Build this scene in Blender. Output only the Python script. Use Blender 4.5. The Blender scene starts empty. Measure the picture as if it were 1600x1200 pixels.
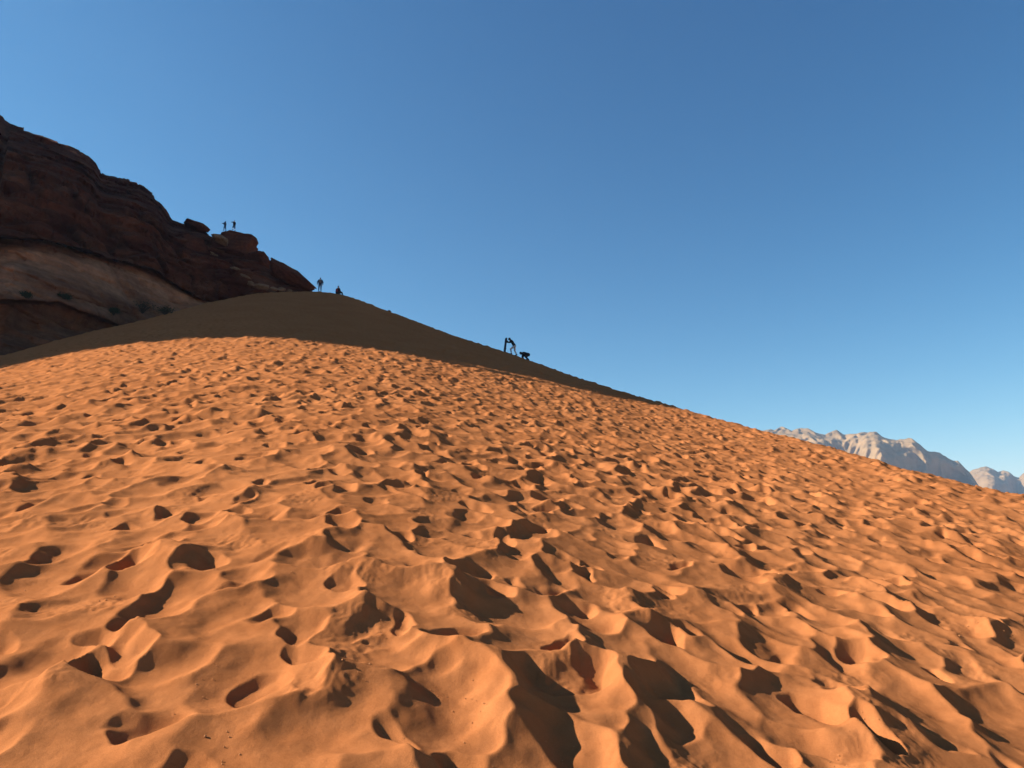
import bpy, bmesh, math, random
import numpy as np
from mathutils import Vector, Matrix

random.seed(7)
SC = bpy.context.scene
COL = SC.collection
R = math.radians

# ------------------------------------------------------------------ camera, sky, sun, exposure
H = 1.6                      # eye height over the sand
F = 1100.0                   # focal length in photograph pixels (1600 wide)
PITCH = math.atan(230 / F)   # camera tilted up
SUN_AZ, SUN_EL = -88.0, 30.0 # degrees: azimuth from the view direction (negative = left), elevation

cd = bpy.data.cameras.new('camera')
cd.sensor_width = 36.0
cd.lens = 36.0 * F / 1600.0
cd.clip_start = 0.05
cd.clip_end = 40000
cam = bpy.data.objects.new('camera', cd)
COL.objects.link(cam)
cam.location = (0, 0, 0)     # the origin is the eye; the sand below it is at z = -H
cam.rotation_euler = (R(90) + PITCH, 0, 0)
SC.camera = cam

world = bpy.data.worlds.new('World')
SC.world = world
world.use_nodes = True
wn = world.node_tree
wn.nodes.clear()
sky = wn.nodes.new('ShaderNodeTexSky')
sky.sky_type = 'NISHITA'
sky.sun_disc = False
sky.sun_elevation = R(SUN_EL)
sky.sun_rotation = R(SUN_AZ)
sky.altitude = 900
sky.air_density = 1.0
sky.dust_density = 0.1
sky.ozone_density = 2.0
bg = wn.nodes.new('ShaderNodeBackground')
bg.inputs['Strength'].default_value = 0.05
wo = wn.nodes.new('ShaderNodeOutputWorld')
# the camera's colour response to a clear sky: each channel's contrast and gain
_sep = wn.nodes.new('ShaderNodeSeparateColor')
_com = wn.nodes.new('ShaderNodeCombineColor')
wn.links.new(sky.outputs[0], _sep.inputs[0])
for _c, (_pw, _gain) in enumerate(((1.9, 9.2), (1.28, 7.35), (1.0, 6.65))):
    _n = [wn.nodes.new('ShaderNodeMath') for _ in range(3)]
    _n[0].operation, _n[1].operation, _n[2].operation = 'MULTIPLY', 'POWER', 'MULTIPLY'
    _n[0].inputs[1].default_value = 1 / 6.96
    _n[1].inputs[1].default_value = _pw
    _n[2].inputs[1].default_value = _gain
    wn.links.new(_sep.outputs[_c], _n[0].inputs[0])
    wn.links.new(_n[0].outputs[0], _n[1].inputs[0])
    wn.links.new(_n[1].outputs[0], _n[2].inputs[0])
    wn.links.new(_n[2].outputs[0], _com.inputs[_c])
wn.links.new(_com.outputs[0], bg.inputs['Color'])
wn.links.new(bg.outputs[0], wo.inputs['Surface'])

sl = bpy.data.lights.new('sun', 'SUN')
sl.energy = 5.0
sl.angle = R(0.53)
sl.color = (1.0, 0.985, 0.86)
sun = bpy.data.objects.new('sun', sl)
COL.objects.link(sun)
SUN = Vector((math.sin(R(SUN_AZ)) * math.cos(R(SUN_EL)), math.cos(R(SUN_AZ)) * math.cos(R(SUN_EL)), math.sin(R(SUN_EL))))
sun.rotation_euler = SUN.to_track_quat('Z', 'Y').to_euler()

SC.view_settings.view_transform = 'Standard'
SC.view_settings.look = 'None'
SC.view_settings.exposure = 1.5
SC.view_settings.gamma = 1.0
SC.view_settings.use_curve_mapping = False
SC.render.engine = 'CYCLES'
SC.cycles.volume_bounces = 0
SC.cycles.max_bounces = 6

# ------------------------------------------------------------------ noise
rng = np.random.RandomState(11)
_P = np.concatenate([rng.permutation(512)] * 2)
_G2 = rng.uniform(0, 2 * np.pi, 512)
_G2 = np.stack([np.cos(_G2), np.sin(_G2)], 1)
_G3 = rng.normal(size=(512, 3))
_G3 /= np.linalg.norm(_G3, axis=1)[:, None]


def _fade(t):
    return t * t * t * (t * (t * 6 - 15) + 10)


def perlin2(x, y, seed=0):
    xi = np.floor(x).astype(np.int64)
    yi = np.floor(y).astype(np.int64)
    xf = x - xi
    yf = y - yi
    u, v = _fade(xf), _fade(yf)

    def g(i, j):
        h = _P[(_P[(xi + i + seed * 31) & 511] + yi + j) & 511]
        return _G2[h, 0] * (xf - i) + _G2[h, 1] * (yf - j)
    a = g(0, 0) * (1 - u) + g(1, 0) * u
    b = g(0, 1) * (1 - u) + g(1, 1) * u
    return (a * (1 - v) + b * v) * 1.5


def perlin3(x, y, z, seed=0):
    xi = np.floor(x).astype(np.int64)
    yi = np.floor(y).astype(np.int64)
    zi = np.floor(z).astype(np.int64)
    xf, yf, zf = x - xi, y - yi, z - zi
    u, v, w = _fade(xf), _fade(yf), _fade(zf)

    def g(i, j, k):
        h = _P[(_P[(_P[(xi + i + seed * 17) & 511] + yi + j) & 511] + zi + k) & 511]
        return _G3[h, 0] * (xf - i) + _G3[h, 1] * (yf - j) + _G3[h, 2] * (zf - k)
    r = 0
    for i, wu in ((0, 1 - u), (1, u)):
        for j, wv in ((0, 1 - v), (1, v)):
            for k, ww in ((0, 1 - w), (1, w)):
                r = r + g(i, j, k) * wu * wv * ww
    return r * 1.5


def fbm2(x, y, o=4, seed=0):
    s, a = 0, 1.0
    for i in range(o):
        s = s + a * perlin2(x * 2 ** i, y * 2 ** i, seed + i)
        a *= .5
    return s


def fbm3(p, o=4, seed=0, gain=.5):
    s, a = 0, 1.0
    for i in range(o):
        k = 2.03 ** i
        s = s + a * perlin3(p[..., 0] * k, p[..., 1] * k, p[..., 2] * k, seed + i)
        a *= gain
    return s


def cells3(p, seed=0):
    """nearest scattered point: a random value per cell and the closeness to the cell's border"""
    ip = np.floor(p).astype(np.int64)
    d1 = np.full(p.shape[:-1], 9.)
    d2 = d1.copy()
    val = np.zeros(p.shape[:-1])
    for i in (-1, 0, 1):
        for j in (-1, 0, 1):
            for k in (-1, 0, 1):
                h = _P[(_P[(_P[(ip[..., 0] + i + seed * 13) & 511] + ip[..., 1] + j) & 511] + ip[..., 2] + k) & 511]
                q = np.stack([ip[..., 0] + i + _G3[h, 0] * .25 + .5, ip[..., 1] + j + _G3[h, 1] * .25 + .5, ip[..., 2] + k + _G3[h, 2] * .25 + .5], -1)
                d = np.sqrt(((p - q) ** 2).sum(-1))
                n = d < d1
                d2 = np.where(n, d1, np.minimum(d2, d))
                val = np.where(n, (h * 37 % 512) / 512., val)
                d1 = np.where(n, d, d1)
    return val, d2 - d1


def smin(a, b, k):
    h = np.clip(.5 + .5 * (b - a) / k, 0, 1)
    return b * (1 - h) + a * h - k * h * (1 - h)


def sstep(a, b, x):
    t = np.clip((x - a) / (b - a), 0, 1)
    return t * t * (3 - 2 * t)


# ------------------------------------------------------------------ sight lines of the photograph -> places
def ray(x, y):
    a = (np.asarray(x, float) - 800) / F
    b = (600 - np.asarray(y, float)) / F
    a, b = np.broadcast_arrays(a, b)
    return np.stack([a, math.cos(PITCH) - b * math.sin(PITCH), math.sin(PITCH) + b * math.cos(PITCH)], -1)


def az_el(x, y):
    d = ray(x, y)
    hh = np.hypot(d[..., 0], d[..., 1])
    return np.arctan2(d[..., 0], d[..., 1]), d[..., 2] / hh


def at(x, y, dist):
    d = ray(x, y)
    d = d / np.hypot(d[..., 0], d[..., 1])[..., None]
    return d * np.asarray(dist)[..., None]


def tab(rows):
    a = np.array(rows, float)
    return lambda x: np.interp(x, a[:, 0], a[:, 1])


# ------------------------------------------------------------------ materials
def new_mat(name):
    m = bpy.data.materials.new(name)
    m.use_nodes = True
    nt = m.node_tree
    b = nt.nodes['Principled BSDF']
    b.inputs['Roughness'].default_value = .95
    if 'Specular IOR Level' in b.inputs:
        b.inputs['Specular IOR Level'].default_value = .02
    return m, nt, b


def nd(nt, t, **kw):
    n = nt.nodes.new(t)
    for k, v in kw.items():
        if k in n.inputs:
            n.inputs[k].default_value = v
        else:
            setattr(n, k, v)
    return n


def ramp(nt, fac, stops):
    n = nt.nodes.new('ShaderNodeValToRGB')
    e = n.color_ramp.elements
    while len(e) < len(stops):
        e.new(.5)
    for el, (p, c) in zip(e, stops):
        el.position = p
        el.color = (*c, 1)
    nt.links.new(fac, n.inputs['Fac'])
    return n.outputs['Color']


def mix(nt, fac, a, b):
    n = nt.nodes.new('ShaderNodeMix')
    n.data_type = 'RGBA'
    for s, v in ((n.inputs[0], fac), (n.inputs[6], a), (n.inputs[7], b)):
        if hasattr(v, 'links') or hasattr(v, 'is_linked'):
            nt.links.new(v, s)
        elif isinstance(v, (int, float)):
            s.default_value = v
        else:
            s.default_value = (*v, 1)
    return n.outputs[2]


def plain(name, c, rough=.85):
    m, nt, b = new_mat(name)
    tc = nd(nt, 'ShaderNodeTexCoord')
    no = nd(nt, 'ShaderNodeTexNoise', Scale=14.0, Detail=3.0)
    nt.links.new(tc.outputs['Object'], no.inputs['Vector'])
    nt.links.new(ramp(nt, no.outputs['Fac'], [(.3, tuple(x * .82 for x in c)), (.7, tuple(min(1, x * 1.15) for x in c))]), b.inputs['Base Color'])
    b.inputs['Roughness'].default_value = rough
    return m


def sand_material():
    m, nt, b = new_mat('orange_sand')
    geo = nd(nt, 'ShaderNodeNewGeometry')
    P = geo.outputs['Position']
    big = nd(nt, 'ShaderNodeTexNoise', Scale=.35, Detail=4.0, Roughness=.6)
    med = nd(nt, 'ShaderNodeTexNoise', Scale=6.0, Detail=5.0, Roughness=.65)
    fine = nd(nt, 'ShaderNodeTexNoise', Scale=420.0, Detail=2.0)
    for n in (big, med, fine):
        nt.links.new(P, n.inputs['Vector'])
    c1 = ramp(nt, big.outputs['Fac'], [(.3, (.302, .101, .0345)), (.7, (.346, .122, .0435))])
    c2 = ramp(nt, med.outputs['Fac'], [(.25, (.86, .83, .80)), (.75, (1.10, 1.12, 1.14))])
    c3 = ramp(nt, fine.outputs['Fac'], [(.3, (.70, .68, .66)), (.7, (1.28, 1.3, 1.34))])
    mm = nt.nodes.new('ShaderNodeMix')
    mm.data_type = 'RGBA'
    mm.blend_type = 'MULTIPLY'
    mm.inputs[0].default_value = 1
    nt.links.new(c1, mm.inputs[6])
    nt.links.new(c2, mm.inputs[7])
    m2 = nt.nodes.new('ShaderNodeMix')
    m2.data_type = 'RGBA'
    m2.blend_type = 'MULTIPLY'
    m2.inputs[0].default_value = 1
    nt.links.new(mm.outputs[2], m2.inputs[6])
    nt.links.new(c3, m2.inputs[7])
    nt.links.new(m2.outputs[2], b.inputs['Base Color'])
    # grain, small clods, wind streaks
    clod = nd(nt, 'ShaderNodeTexNoise', Scale=38.0, Detail=4.0, Roughness=.6)
    nt.links.new(P, clod.inputs['Vector'])
    lump = nd(nt, 'ShaderNodeTexNoise', Scale=9.0, Detail=4.0, Roughness=.55)
    nt.links.new(P, lump.inputs['Vector'])
    b1 = nd(nt, 'ShaderNodeBump', Strength=.6, Distance=.003)
    nt.links.new(fine.outputs['Fac'], b1.inputs['Height'])
    b2 = nd(nt, 'ShaderNodeBump', Strength=.22, Distance=.010)
    nt.links.new(clod.outputs['Fac'], b2.inputs['Height'])
    b3 = nd(nt, 'ShaderNodeBump', Strength=.12, Distance=.03)
    nt.links.new(lump.outputs['Fac'], b3.inputs['Height'])
    nt.links.new(b1.outputs[0], b2.inputs['Normal'])
    nt.links.new(b2.outputs[0], b3.inputs['Normal'])
    nt.links.new(b3.outputs[0], b.inputs['Normal'])
    b.inputs['Roughness'].default_value = 1.0
    b.inputs['Specular IOR Level'].default_value = .0
    return m


def rock_material(name, dark, mid, pale, scale=1.0, bump=.25, use_tone=True, tone=.3):
    """layered sandstone: bands by height, desert varnish and pale weathering by the rock's own 'tone' attribute"""
    m, nt, b = new_mat(name)
    geo = nd(nt, 'ShaderNodeNewGeometry')
    P = geo.outputs['Position']
    n1 = nd(nt, 'ShaderNodeTexNoise', Scale=.12 * scale, Detail=6.0, Roughness=.62)
    n2 = nd(nt, 'ShaderNodeTexNoise', Scale=1.1 * scale, Detail=6.0, Roughness=.65)
    mp = nd(nt, 'ShaderNodeMapping')
    mp.inputs['Scale'].default_value = (.06 * scale, .06 * scale, 1.3 * scale)
    mp.inputs['Rotation'].default_value = (R(4), R(-5), 0)
    n3 = nd(nt, 'ShaderNodeTexNoise', Scale=1.0, Detail=5.0, Roughness=.6)
    nt.links.new(P, n1.inputs['Vector'])
    nt.links.new(P, n2.inputs['Vector'])
    nt.links.new(P, mp.inputs['Vector'])
    nt.links.new(mp.outputs[0], n3.inputs['Vector'])
    base = ramp(nt, n1.outputs['Fac'], [(.35, dark), (.65, mid)])
    band = ramp(nt, n3.outputs['Fac'], [(.3, (.76, .74, .73)), (.5, (1, 1, 1)), (.7, (1.22, 1.2, 1.17))])
    spk = ramp(nt, n2.outputs['Fac'], [(.3, (.70, .68, .66)), (.7, (1.25, 1.25, 1.25))])
    if use_tone:
        at_ = nd(nt, 'ShaderNodeAttribute')
        at_.attribute_name = 'tone'
        base = mix(nt, at_.outputs['Fac'], base, pale)
    else:
        base = mix(nt, tone, base, pale)
    c = base
    for k in (band, spk):
        q = nt.nodes.new('ShaderNodeMix')
        q.data_type = 'RGBA'
        q.blend_type = 'MULTIPLY'
        q.inputs[0].default_value = 1
        nt.links.new(c, q.inputs[6])
        nt.links.new(k, q.inputs[7])
        c = q.outputs[2]
    nt.links.new(c, b.inputs['Base Color'])
    b1 = nd(nt, 'ShaderNodeBump', Strength=.6, Distance=bump)
    nt.links.new(n2.outputs['Fac'], b1.inputs['Height'])
    b2 = nd(nt, 'ShaderNodeBump', Strength=.6, Distance=bump * 1.6)
    nt.links.new(n3.outputs['Fac'], b2.inputs['Height'])
    nt.links.new(b1.outputs[0], b2.inputs['Normal'])
    nt.links.new(b2.outputs[0], b.inputs['Normal'])
    return m


M_SAND = sand_material()
M_CLIFF = rock_material('varnished_sandstone', (.036, .0085, .0045), (.074, .0190, .0085), (.30, .135, .070), 1.0, .30)
M_BOULDER = rock_material('boulder_sandstone', (.040, .0105, .006), (.080, .0225, .011), (.20, .11, .06), 2.0, .12, False, .06)
M_PALE = rock_material('pale_sandstone', (.105, .058, .036), (.15, .088, .054), (.20, .13, .080), 2.5, .10, False, .5)
M_MOUNT = rock_material('far_sandstone', (.148, .076, .034), (.180, .102, .050), (.205, .128, .068), .012, 5.0)
M_FLOOR = rock_material('desert_floor', (.34, .20, .12), (.42, .26, .16), (.45, .32, .22), .05, .3, False, .3)


# ------------------------------------------------------------------ mesh helpers
def grid_mesh(name, co, mat, wrap=False, tone=None, kind=None, parent=None):
    """co: (rows, cols, 3) -> one smooth sheet"""
    nr, nc = co.shape[:2]
    me = bpy.data.meshes.new(name)
    i = np.arange(nr * nc).reshape(nr, nc)
    if wrap:
        j = np.concatenate([i, i[:, :1]], 1)
    else:
        j = i
    q = np.stack([j[:-1, :-1], j[:-1, 1:], j[1:, 1:], j[1:, :-1]], -1).reshape(-1, 4)
    me.vertices.add(nr * nc)
    me.vertices.foreach_set('co', co.reshape(-1).astype(np.float32))
    nq = len(q)
    me.loops.add(nq * 4)
    me.polygons.add(nq)
    me.loops.foreach_set('vertex_index', q.reshape(-1).astype(np.int32))
    me.polygons.foreach_set('loop_start', np.arange(0, nq * 4, 4, dtype=np.int32))
    me.polygons.foreach_set('loop_total', np.full(nq, 4, np.int32))
    me.polygons.foreach_set('use_smooth', np.ones(nq, bool))
    me.update(calc_edges=True)
    if tone is not None:
        a = me.attributes.new('tone', 'FLOAT', 'POINT')
        a.data.foreach_set('value', np.clip(tone, 0, 1).reshape(-1).astype(np.float32))
    me.materials.append(mat)
    o = bpy.data.objects.new(name, me)
    COL.objects.link(o)
    if kind:
        o['kind'] = kind
    if parent:
        o.parent = parent
    return o


def tag(o, label, cat, group=None):
    o['label'] = label
    o['category'] = cat
    if group:
        o['group'] = group
    return o


# ------------------------------------------------------------------ the dune
CREST = np.array([(0, 558, 75), (40, 546, 77), (80, 534, 79), (120, 524, 81), (160, 514, 84), (200, 506, 87), (240, 496, 90), (280, 485, 93),
                  (320, 474, 96), (360, 466, 98), (400, 458, 100), (440, 456, 102), (480, 455, 103), (500, 456, 103), (515, 457, 102), (530, 459, 101),
                  (545, 463, 100), (560, 468, 99), (600, 484, 96), (650, 502, 92), (700, 521, 89), (750, 537, 86), (800, 553, 82), (850, 571, 77),
                  (900, 589, 71), (950, 605, 65), (1000, 620, 60), (1050, 634, 55), (1100, 649, 50), (1150, 662, 46), (1200, 676, 42), (1250, 687, 39),
                  (1300, 700, 36), (1350, 714, 33), (1400, 730, 28), (1450, 741, 27), (1500, 754, 26), (1550, 765, 25), (1600, 774, 24)], float)
# the line where the cliff's shadow ends on the sand: photograph column, row, distance
EDGE = np.array([(0, 575, 40), (60, 562, 40), (135, 547, 40), (240, 534, 40), (320, 526, 40), (400, 525, 40.3), (450, 528, 40.4), (530, 537, 40.5), (600, 544, 40.6),
                 (660, 554, 40.7), (750, 572, 40.9), (850, 594, 41.2), (950, 618, 41.7), (1050, 643, 42.6), (1110, 655, 43.2)], float)


def fall(r, rc, w):
    ra = .8 * rc
    d = np.maximum(0, r - ra)
    d0 = 24.0
    q = .0125
    f = np.where(d < d0, q * d * d, q * d0 * d0 + 2 * q * d0 * (d - d0))
    return w * f


SLOPE_Y, SLOPE_X = .23, -.20      # the even slope underfoot


def T_of(r, a, rc, A, D, w):
    q = (np.minimum(r, 1.5 * rc) / rc) ** 1.5
    return SLOPE_Y * np.cos(a) + SLOPE_X * np.sin(a) - .10 * sstep(.12, .80, -a) + A * q - 4 * D * q * (1 - q) - H / r - fall(r, rc, w) / r


def build_profile():
    """per azimuth: how the slope steepens towards the crest, so that crest and shadow line lie where they are seen"""
    a, T = az_el(CREST[:, 0], CREST[:, 1])
    ea, eT = az_el(EDGE[:, 0], EDGE[:, 1])
    rr = np.linspace(2, 160, 1600)
    W = sstep(380, 470, CREST[:, 0])

    def solve_A(p, rc, w, t, D):
        m = rr <= rc + 1 if w < .3 else rr < 1.45 * rc
        x = rr[m]
        lo, hi = -.6, .6
        for _ in range(26):
            mid = (lo + hi) / 2
            if T_of(x, p, rc, mid, D, w).max() > t:
                hi = mid
            else:
                lo = mid
        return mid
    Ds = []
    for x, p, t, rc, w in zip(CREST[:, 0], a, T, CREST[:, 2], W):
        re = np.interp(x, EDGE[:, 0], EDGE[:, 2])
        te = np.interp(p, ea, eT)
        best = (9, 0)
        if x <= 1000:
            for D in np.linspace(-.03, .07, 51):
                A = solve_A(p, rc, w, t, D)
                e = abs(float(T_of(np.array([re]), p, rc, A, D, w)[0]) - te)
                if e < best[0]:
                    best = (e, D)
            Ds.append(best[1])
        else:
            Ds.append(Ds[-1] if x < 1250 else Ds[-1] * .8)
    Ds = np.array(Ds)
    fa = np.linspace(a[0], a[-1], 400)
    d = np.interp(fa, a, Ds)
    k = np.hanning(43)[1:-1]
    k /= k.sum()
    d = np.convolve(np.pad(d, 20, mode='edge'), k, 'valid')
    Ds = np.interp(a, fa, d)
    As = np.array([solve_A(p, rc, w, t, D) for p, t, rc, w, D in zip(a, T, CREST[:, 2], W, Ds)])
    return a, As, Ds, CREST[:, 2], W


PA, PAA, PD, PR, PW = build_profile()
# all round: the slope goes on to both sides and falls away behind
_bef = np.radians([-180, -140, -110, -90, -70, -55, -45])
_aft = np.radians([44, 55, 70, 90, 115, 145, 180])
FA = np.concatenate([_bef, PA, _aft])
FS = np.concatenate([[0, 0, -.05, -.12, -.14, PAA[0] * .9, PAA[0]], PAA, [PAA[-1] * .8, 0, 0, 0, 0, 0, 0]])
FC = np.concatenate([np.zeros(4), [PD[0] * .3, PD[0] * .7, PD[0]], PD, [PD[-1] * .6, 0], np.zeros(5)])
FR = np.concatenate([np.full(7, 75.), PR, np.full(7, 24.)])
FW = np.concatenate([np.zeros(7), PW, [1., 1., 1., .8, .4, 0, 0]])
_fa = np.linspace(-np.pi, np.pi, 2881)


def _sm(v, n=19):
    v = np.interp(_fa, FA, v)
    k = np.hanning(n + 2)[1:-1]
    k /= k.sum()
    return np.convolve(np.pad(v, n // 2, mode='edge'), k, 'valid')


_fs, _fc, _fr, _fw = _sm(FS), _sm(FC), _sm(FR), _sm(FW)
PLAIN = -38.0


def dune_base(r, a):
    s0, c, rc, w = (np.interp(a, _fa, v) for v in (_fs, _fc, _fr, _fw))
    z = r * T_of(r, a, rc, s0, c, w)
    k = 6.0
    return -smin(-z, -(PLAIN - 1.5 + 0 * z), k)     # settles into the plain


_HR = rng.uniform(0, 1, (8, 512, 512))


def bowls(x, y, size, seed, prob, rad, asp, dep, toe, cap, k, power=1.0, rim=0.0):
    """trodden hollows: the lower envelope of many small tilted bowls, so that sharp ridges stand between them"""
    X = x / size
    Y = y / size
    ix = np.floor(X).astype(np.int64)
    iy = np.floor(Y).astype(np.int64)
    h = np.full(x.shape, cap, float) if np.isscalar(cap) else cap.copy()
    add = np.zeros_like(h)
    for ox in (-1, 0, 1):
        for oy in (-1, 0, 1):
            cx = (ix + ox + seed * 97) & 511
            cy = (iy + oy + seed * 41) & 511
            rv = _HR[:, cx, cy]
            dx = x - (ix + ox + rv[0]) * size
            dy = y - (iy + oy + rv[1]) * size
            th = np.pi / 2 + (rv[2] - .5) * 2.2
            ct, st = np.cos(th), np.sin(th)
            u = dx * ct + dy * st
            v = -dx * st + dy * ct
            ra = rad[0] + (rad[1] - rad[0]) * rv[3]
            rb = ra * (asp[0] + (asp[1] - asp[0]) * rv[4])
            q = (u / (ra * np.where(u > 0, toe, 1.0))) ** 2 + (v / rb) ** 2
            d = dep[0] + (dep[1] - dep[0]) * rv[5] ** 1.15
            on = rv[6] < prob
            f = d * (q ** power - 1)
            f = np.where(on, f, 9.)
            h = smin(h, np.minimum(f, 1.0), k)
            if rim:
                add += np.where(on, rim * d * np.exp(-((np.sqrt(q) - 1.18) / .22) ** 2), 0)
    return h + add


def sand_relief(x, y, r):
    wx = x + .09 * perlin2(x * 2.6, y * 2.6, 3) + .035 * perlin2(x * 7, y * 7, 5)
    wy = y + .09 * perlin2(x * 2.6 + 50, y * 2.6, 4) + .035 * perlin2(x * 7 + 9, y * 7, 6)
    cap = .12 + .03 * perlin2(x * .9, y * .9, 8)
    # some stretches are trodden harder than others
    tr = .94 + .30 * perlin2(x * .33 + 4.7, y * .33, 22)
    h = bowls(wx, wy, .50, 1, 1.0, (.26, .40), (.58, .88), (.040, .104), 1.45, cap, .016)
    h2 = bowls(wx + 7.3, wy - 3.1, .44, 2, .60, (.14, .25), (.55, .85), (.040, .115), 1.3, .07 + 0 * x, .010)
    h3 = bowls(wx - 11.3, wy + 5.7, .80, 3, .45, (.13, .21), (.6, .9), (.085, .14), 1.15, .09 + 0 * x, .010, 1.5, .05)
    h = smin(h, h2, .010)
    h = smin(h, h3, .010) * np.clip(tr, .72, 1.12)
    und = .03 * perlin2(x * .28, y * .28, 12) + .02 * perlin2(x * .75, y * .75, 13)
    rough = .8 * sstep(.18, .5, perlin2(x * 1.7, y * 1.7, 24))         # broken, cloddy crust in places
    det = .003 * perlin2(x * 9, y * 9, 15) + .0015 * perlin2(x * 19, y * 19, 16)
    det = det + rough * (.007 * (1 - 2 * np.abs(perlin2(wx * 8, wy * 8, 25))) + .005 * (1 - 2 * np.abs(perlin2(x * 17, y * 17, 26))))
    return h + und + det


def build_dune():
    fine = np.arange(-41, 41.001, .098)
    side_l = np.arange(-48, -41.01, .25)
    side_r = np.arange(41.25, 48.01, .25)
    rest = np.linspace(48.6, 311.4, 96)
    deg = np.concatenate([fine, side_r, rest, side_l + 360])
    a = np.radians(deg)
    a = (a + np.pi) % (2 * np.pi) - np.pi
    rows = [.25]
    while rows[-1] < 420:
        r = rows[-1]
        k = .05 if r < 1.0 else .008 if r < 2.4 else .0028 if r < 10 else .0042 if r < 48 else .008 if r < 116 else .05
        rows.append(r * (1 + k))
    rr = np.array(rows)
    A, RR = np.meshgrid(a, rr)
    X = RR * np.sin(A)
    Y = RR * np.cos(A)
    Z = dune_base(RR, A)
    nf = len(fine) + len(side_r)
    rel = np.zeros_like(Z)
    ok = (RR[:, 0] < 131)
    nrow = int(ok.sum())
    amp = np.ones(len(deg))
    amp[nf:nf + len(rest)] = .35
    rel[:nrow] = sand_relief(X[:nrow], Y[:nrow], RR[:nrow]) * amp[None, :]
    fade = 1 - sstep(108, 130, RR)
    Z = Z + rel * fade
    # loose sand slides back to its angle of repose
    nfine = len(fine)
    r0 = int(np.searchsorted(rr, 1.6))
    r1 = int(np.searchsorted(rr, 60))
    z = Z[r0:r1, :nfine].copy()
    dr = np.diff(rr[r0:r1])[:, None]
    da = (rr[r0:r1] * math.radians(.098))[:, None]
    for it in range(45):
        lim = 1.0
        e = z[1:] - z[:-1]
        x = np.sign(e) * np.maximum(0, np.abs(e) - lim * dr) * .22
        z[1:] -= x
        z[:-1] += x
        e = z[:, 1:] - z[:, :-1]
        x = np.sign(e) * np.maximum(0, np.abs(e) - lim * da) * .22
        z[:, 1:] -= x
        z[:, :-1] += x
    Z[r0:r1, :nfine] = z
    co = np.stack([X, Y, Z], -1)
    # roll columns so that the sheet closes behind
    o = grid_mesh('sand_dune', co, M_SAND, wrap=True, kind='structure')
    me = o.data
    bm = bmesh.new()
    bm.from_mesh(me)
    bm.verts.ensure_lookup_table()
    n = len(deg)
    bm.faces.new([bm.verts[i] for i in range(n)][::-1]).smooth = True
    bm.to_mesh(me)
    bm.free()
    return o, rr, a[:nfine], Z[:, :nfine]


dune, D_R, D_A, D_Z = build_dune()


def sand_z(x, y):
    r = math.hypot(x, y)
    a = math.atan2(x, y)
    i = int(np.clip(np.searchsorted(D_R, r), 1, len(D_R) - 1))
    j = int(np.clip(np.searchsorted(D_A, a), 1, len(D_A) - 1))
    return float(D_Z[i, j])


# ------------------------------------------------------------------ plain
pl = np.zeros((2, 2, 3))
pl[0, 0] = (-9000, -9000, PLAIN)
pl[0, 1] = (9000, -9000, PLAIN)
pl[1, 1] = (9000, 9000, PLAIN)
pl[1, 0] = (-9000, 9000, PLAIN)
grid_mesh('desert_floor', pl, M_FLOOR, kind='structure')


# ------------------------------------------------------------------ far mountains
def mountain(name, sky_rows, r_front, depth, x0, x1, nc, seed, tone_v, walls):
    xs = np.linspace(x0, x1, nc)
    t = np.concatenate([np.linspace(0, 1, 130), 1 + np.linspace(.03, .5, 14)])
    Tt, Xx = np.meshgrid(t, xs, indexing='ij')
    ys = tab(sky_rows)(Xx)
    a, _ = az_el(Xx, ys)
    zs = az_el(Xx, ys)[1] * (r_front + depth)           # height of the skyline
    u = np.clip(Tt, 0, 1)
    zz = PLAIN - 5 + (zs - PLAIN + 5) * np.where(u < .2, u * .9, .18 + (u - .2) * 1.025)
    g = np.interp(u, [0, .2, .34, .78, .9, 1], [0, .24, .34, .55, .74, 1])
    rad = r_front + depth * g + np.maximum(0, Tt - 1) * 1600
    zz = zz - np.maximum(0, Tt - 1) ** 1.3 * 500
    # buttresses that jut out towards the plain and lean to one side
    arc = a * r_front
    ph = arc / 330 + .5 * perlin2(arc / 260, zz / 500, seed)
    saw = np.abs(((ph % 1) - .62) / np.where((ph % 1) < .62, .62, .38))
    saw = saw ** .8
    # the big faces: turned left (lit) or right (in shade)
    rad = rad + tab(walls)(Xx) * (1 - .8 * sstep(.72, .97, u)) * sstep(.0, .12, u)
    rad = rad - 45 * (1 - saw) * (1 - sstep(.8, 1.0, u)) * sstep(.0, .15, u)
    co = np.stack([rad * np.sin(a), rad * np.cos(a), zz], -1)
    p = co / 210.0
    n1 = fbm3(p * np.array([1, 1, .55]), 3, seed)
    bil = 1 - np.abs(fbm3(co / 95.0 * np.array([1, 1, .6]), 3, seed + 5)) * 1.5
    fin = fbm3(co / 26.0, 3, seed + 9)
    crack = -np.maximum(0, .22 - np.abs(perlin2(arc / 46, zz / 220, seed + 3))) * 5
    amp = sstep(0, .2, u)
    rd = 40 * n1 - 30 * bil - 4 * fin - 6 * crack
    up = (22 * n1 * .5 + 11 * bil + 4 * fin) * sstep(.55, .95, u)
    rad2 = rad + rd * amp
    co = np.stack([rad2 * np.sin(a), rad2 * np.cos(a), zz + up * .55], -1)
    tone = .45 + .35 * fbm3(co / 120., 3, seed + 2) + tone_v + .25 * sstep(.6, .95, u)
    return grid_mesh(name, co, M_MOUNT, tone=tone, kind='structure')


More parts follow.
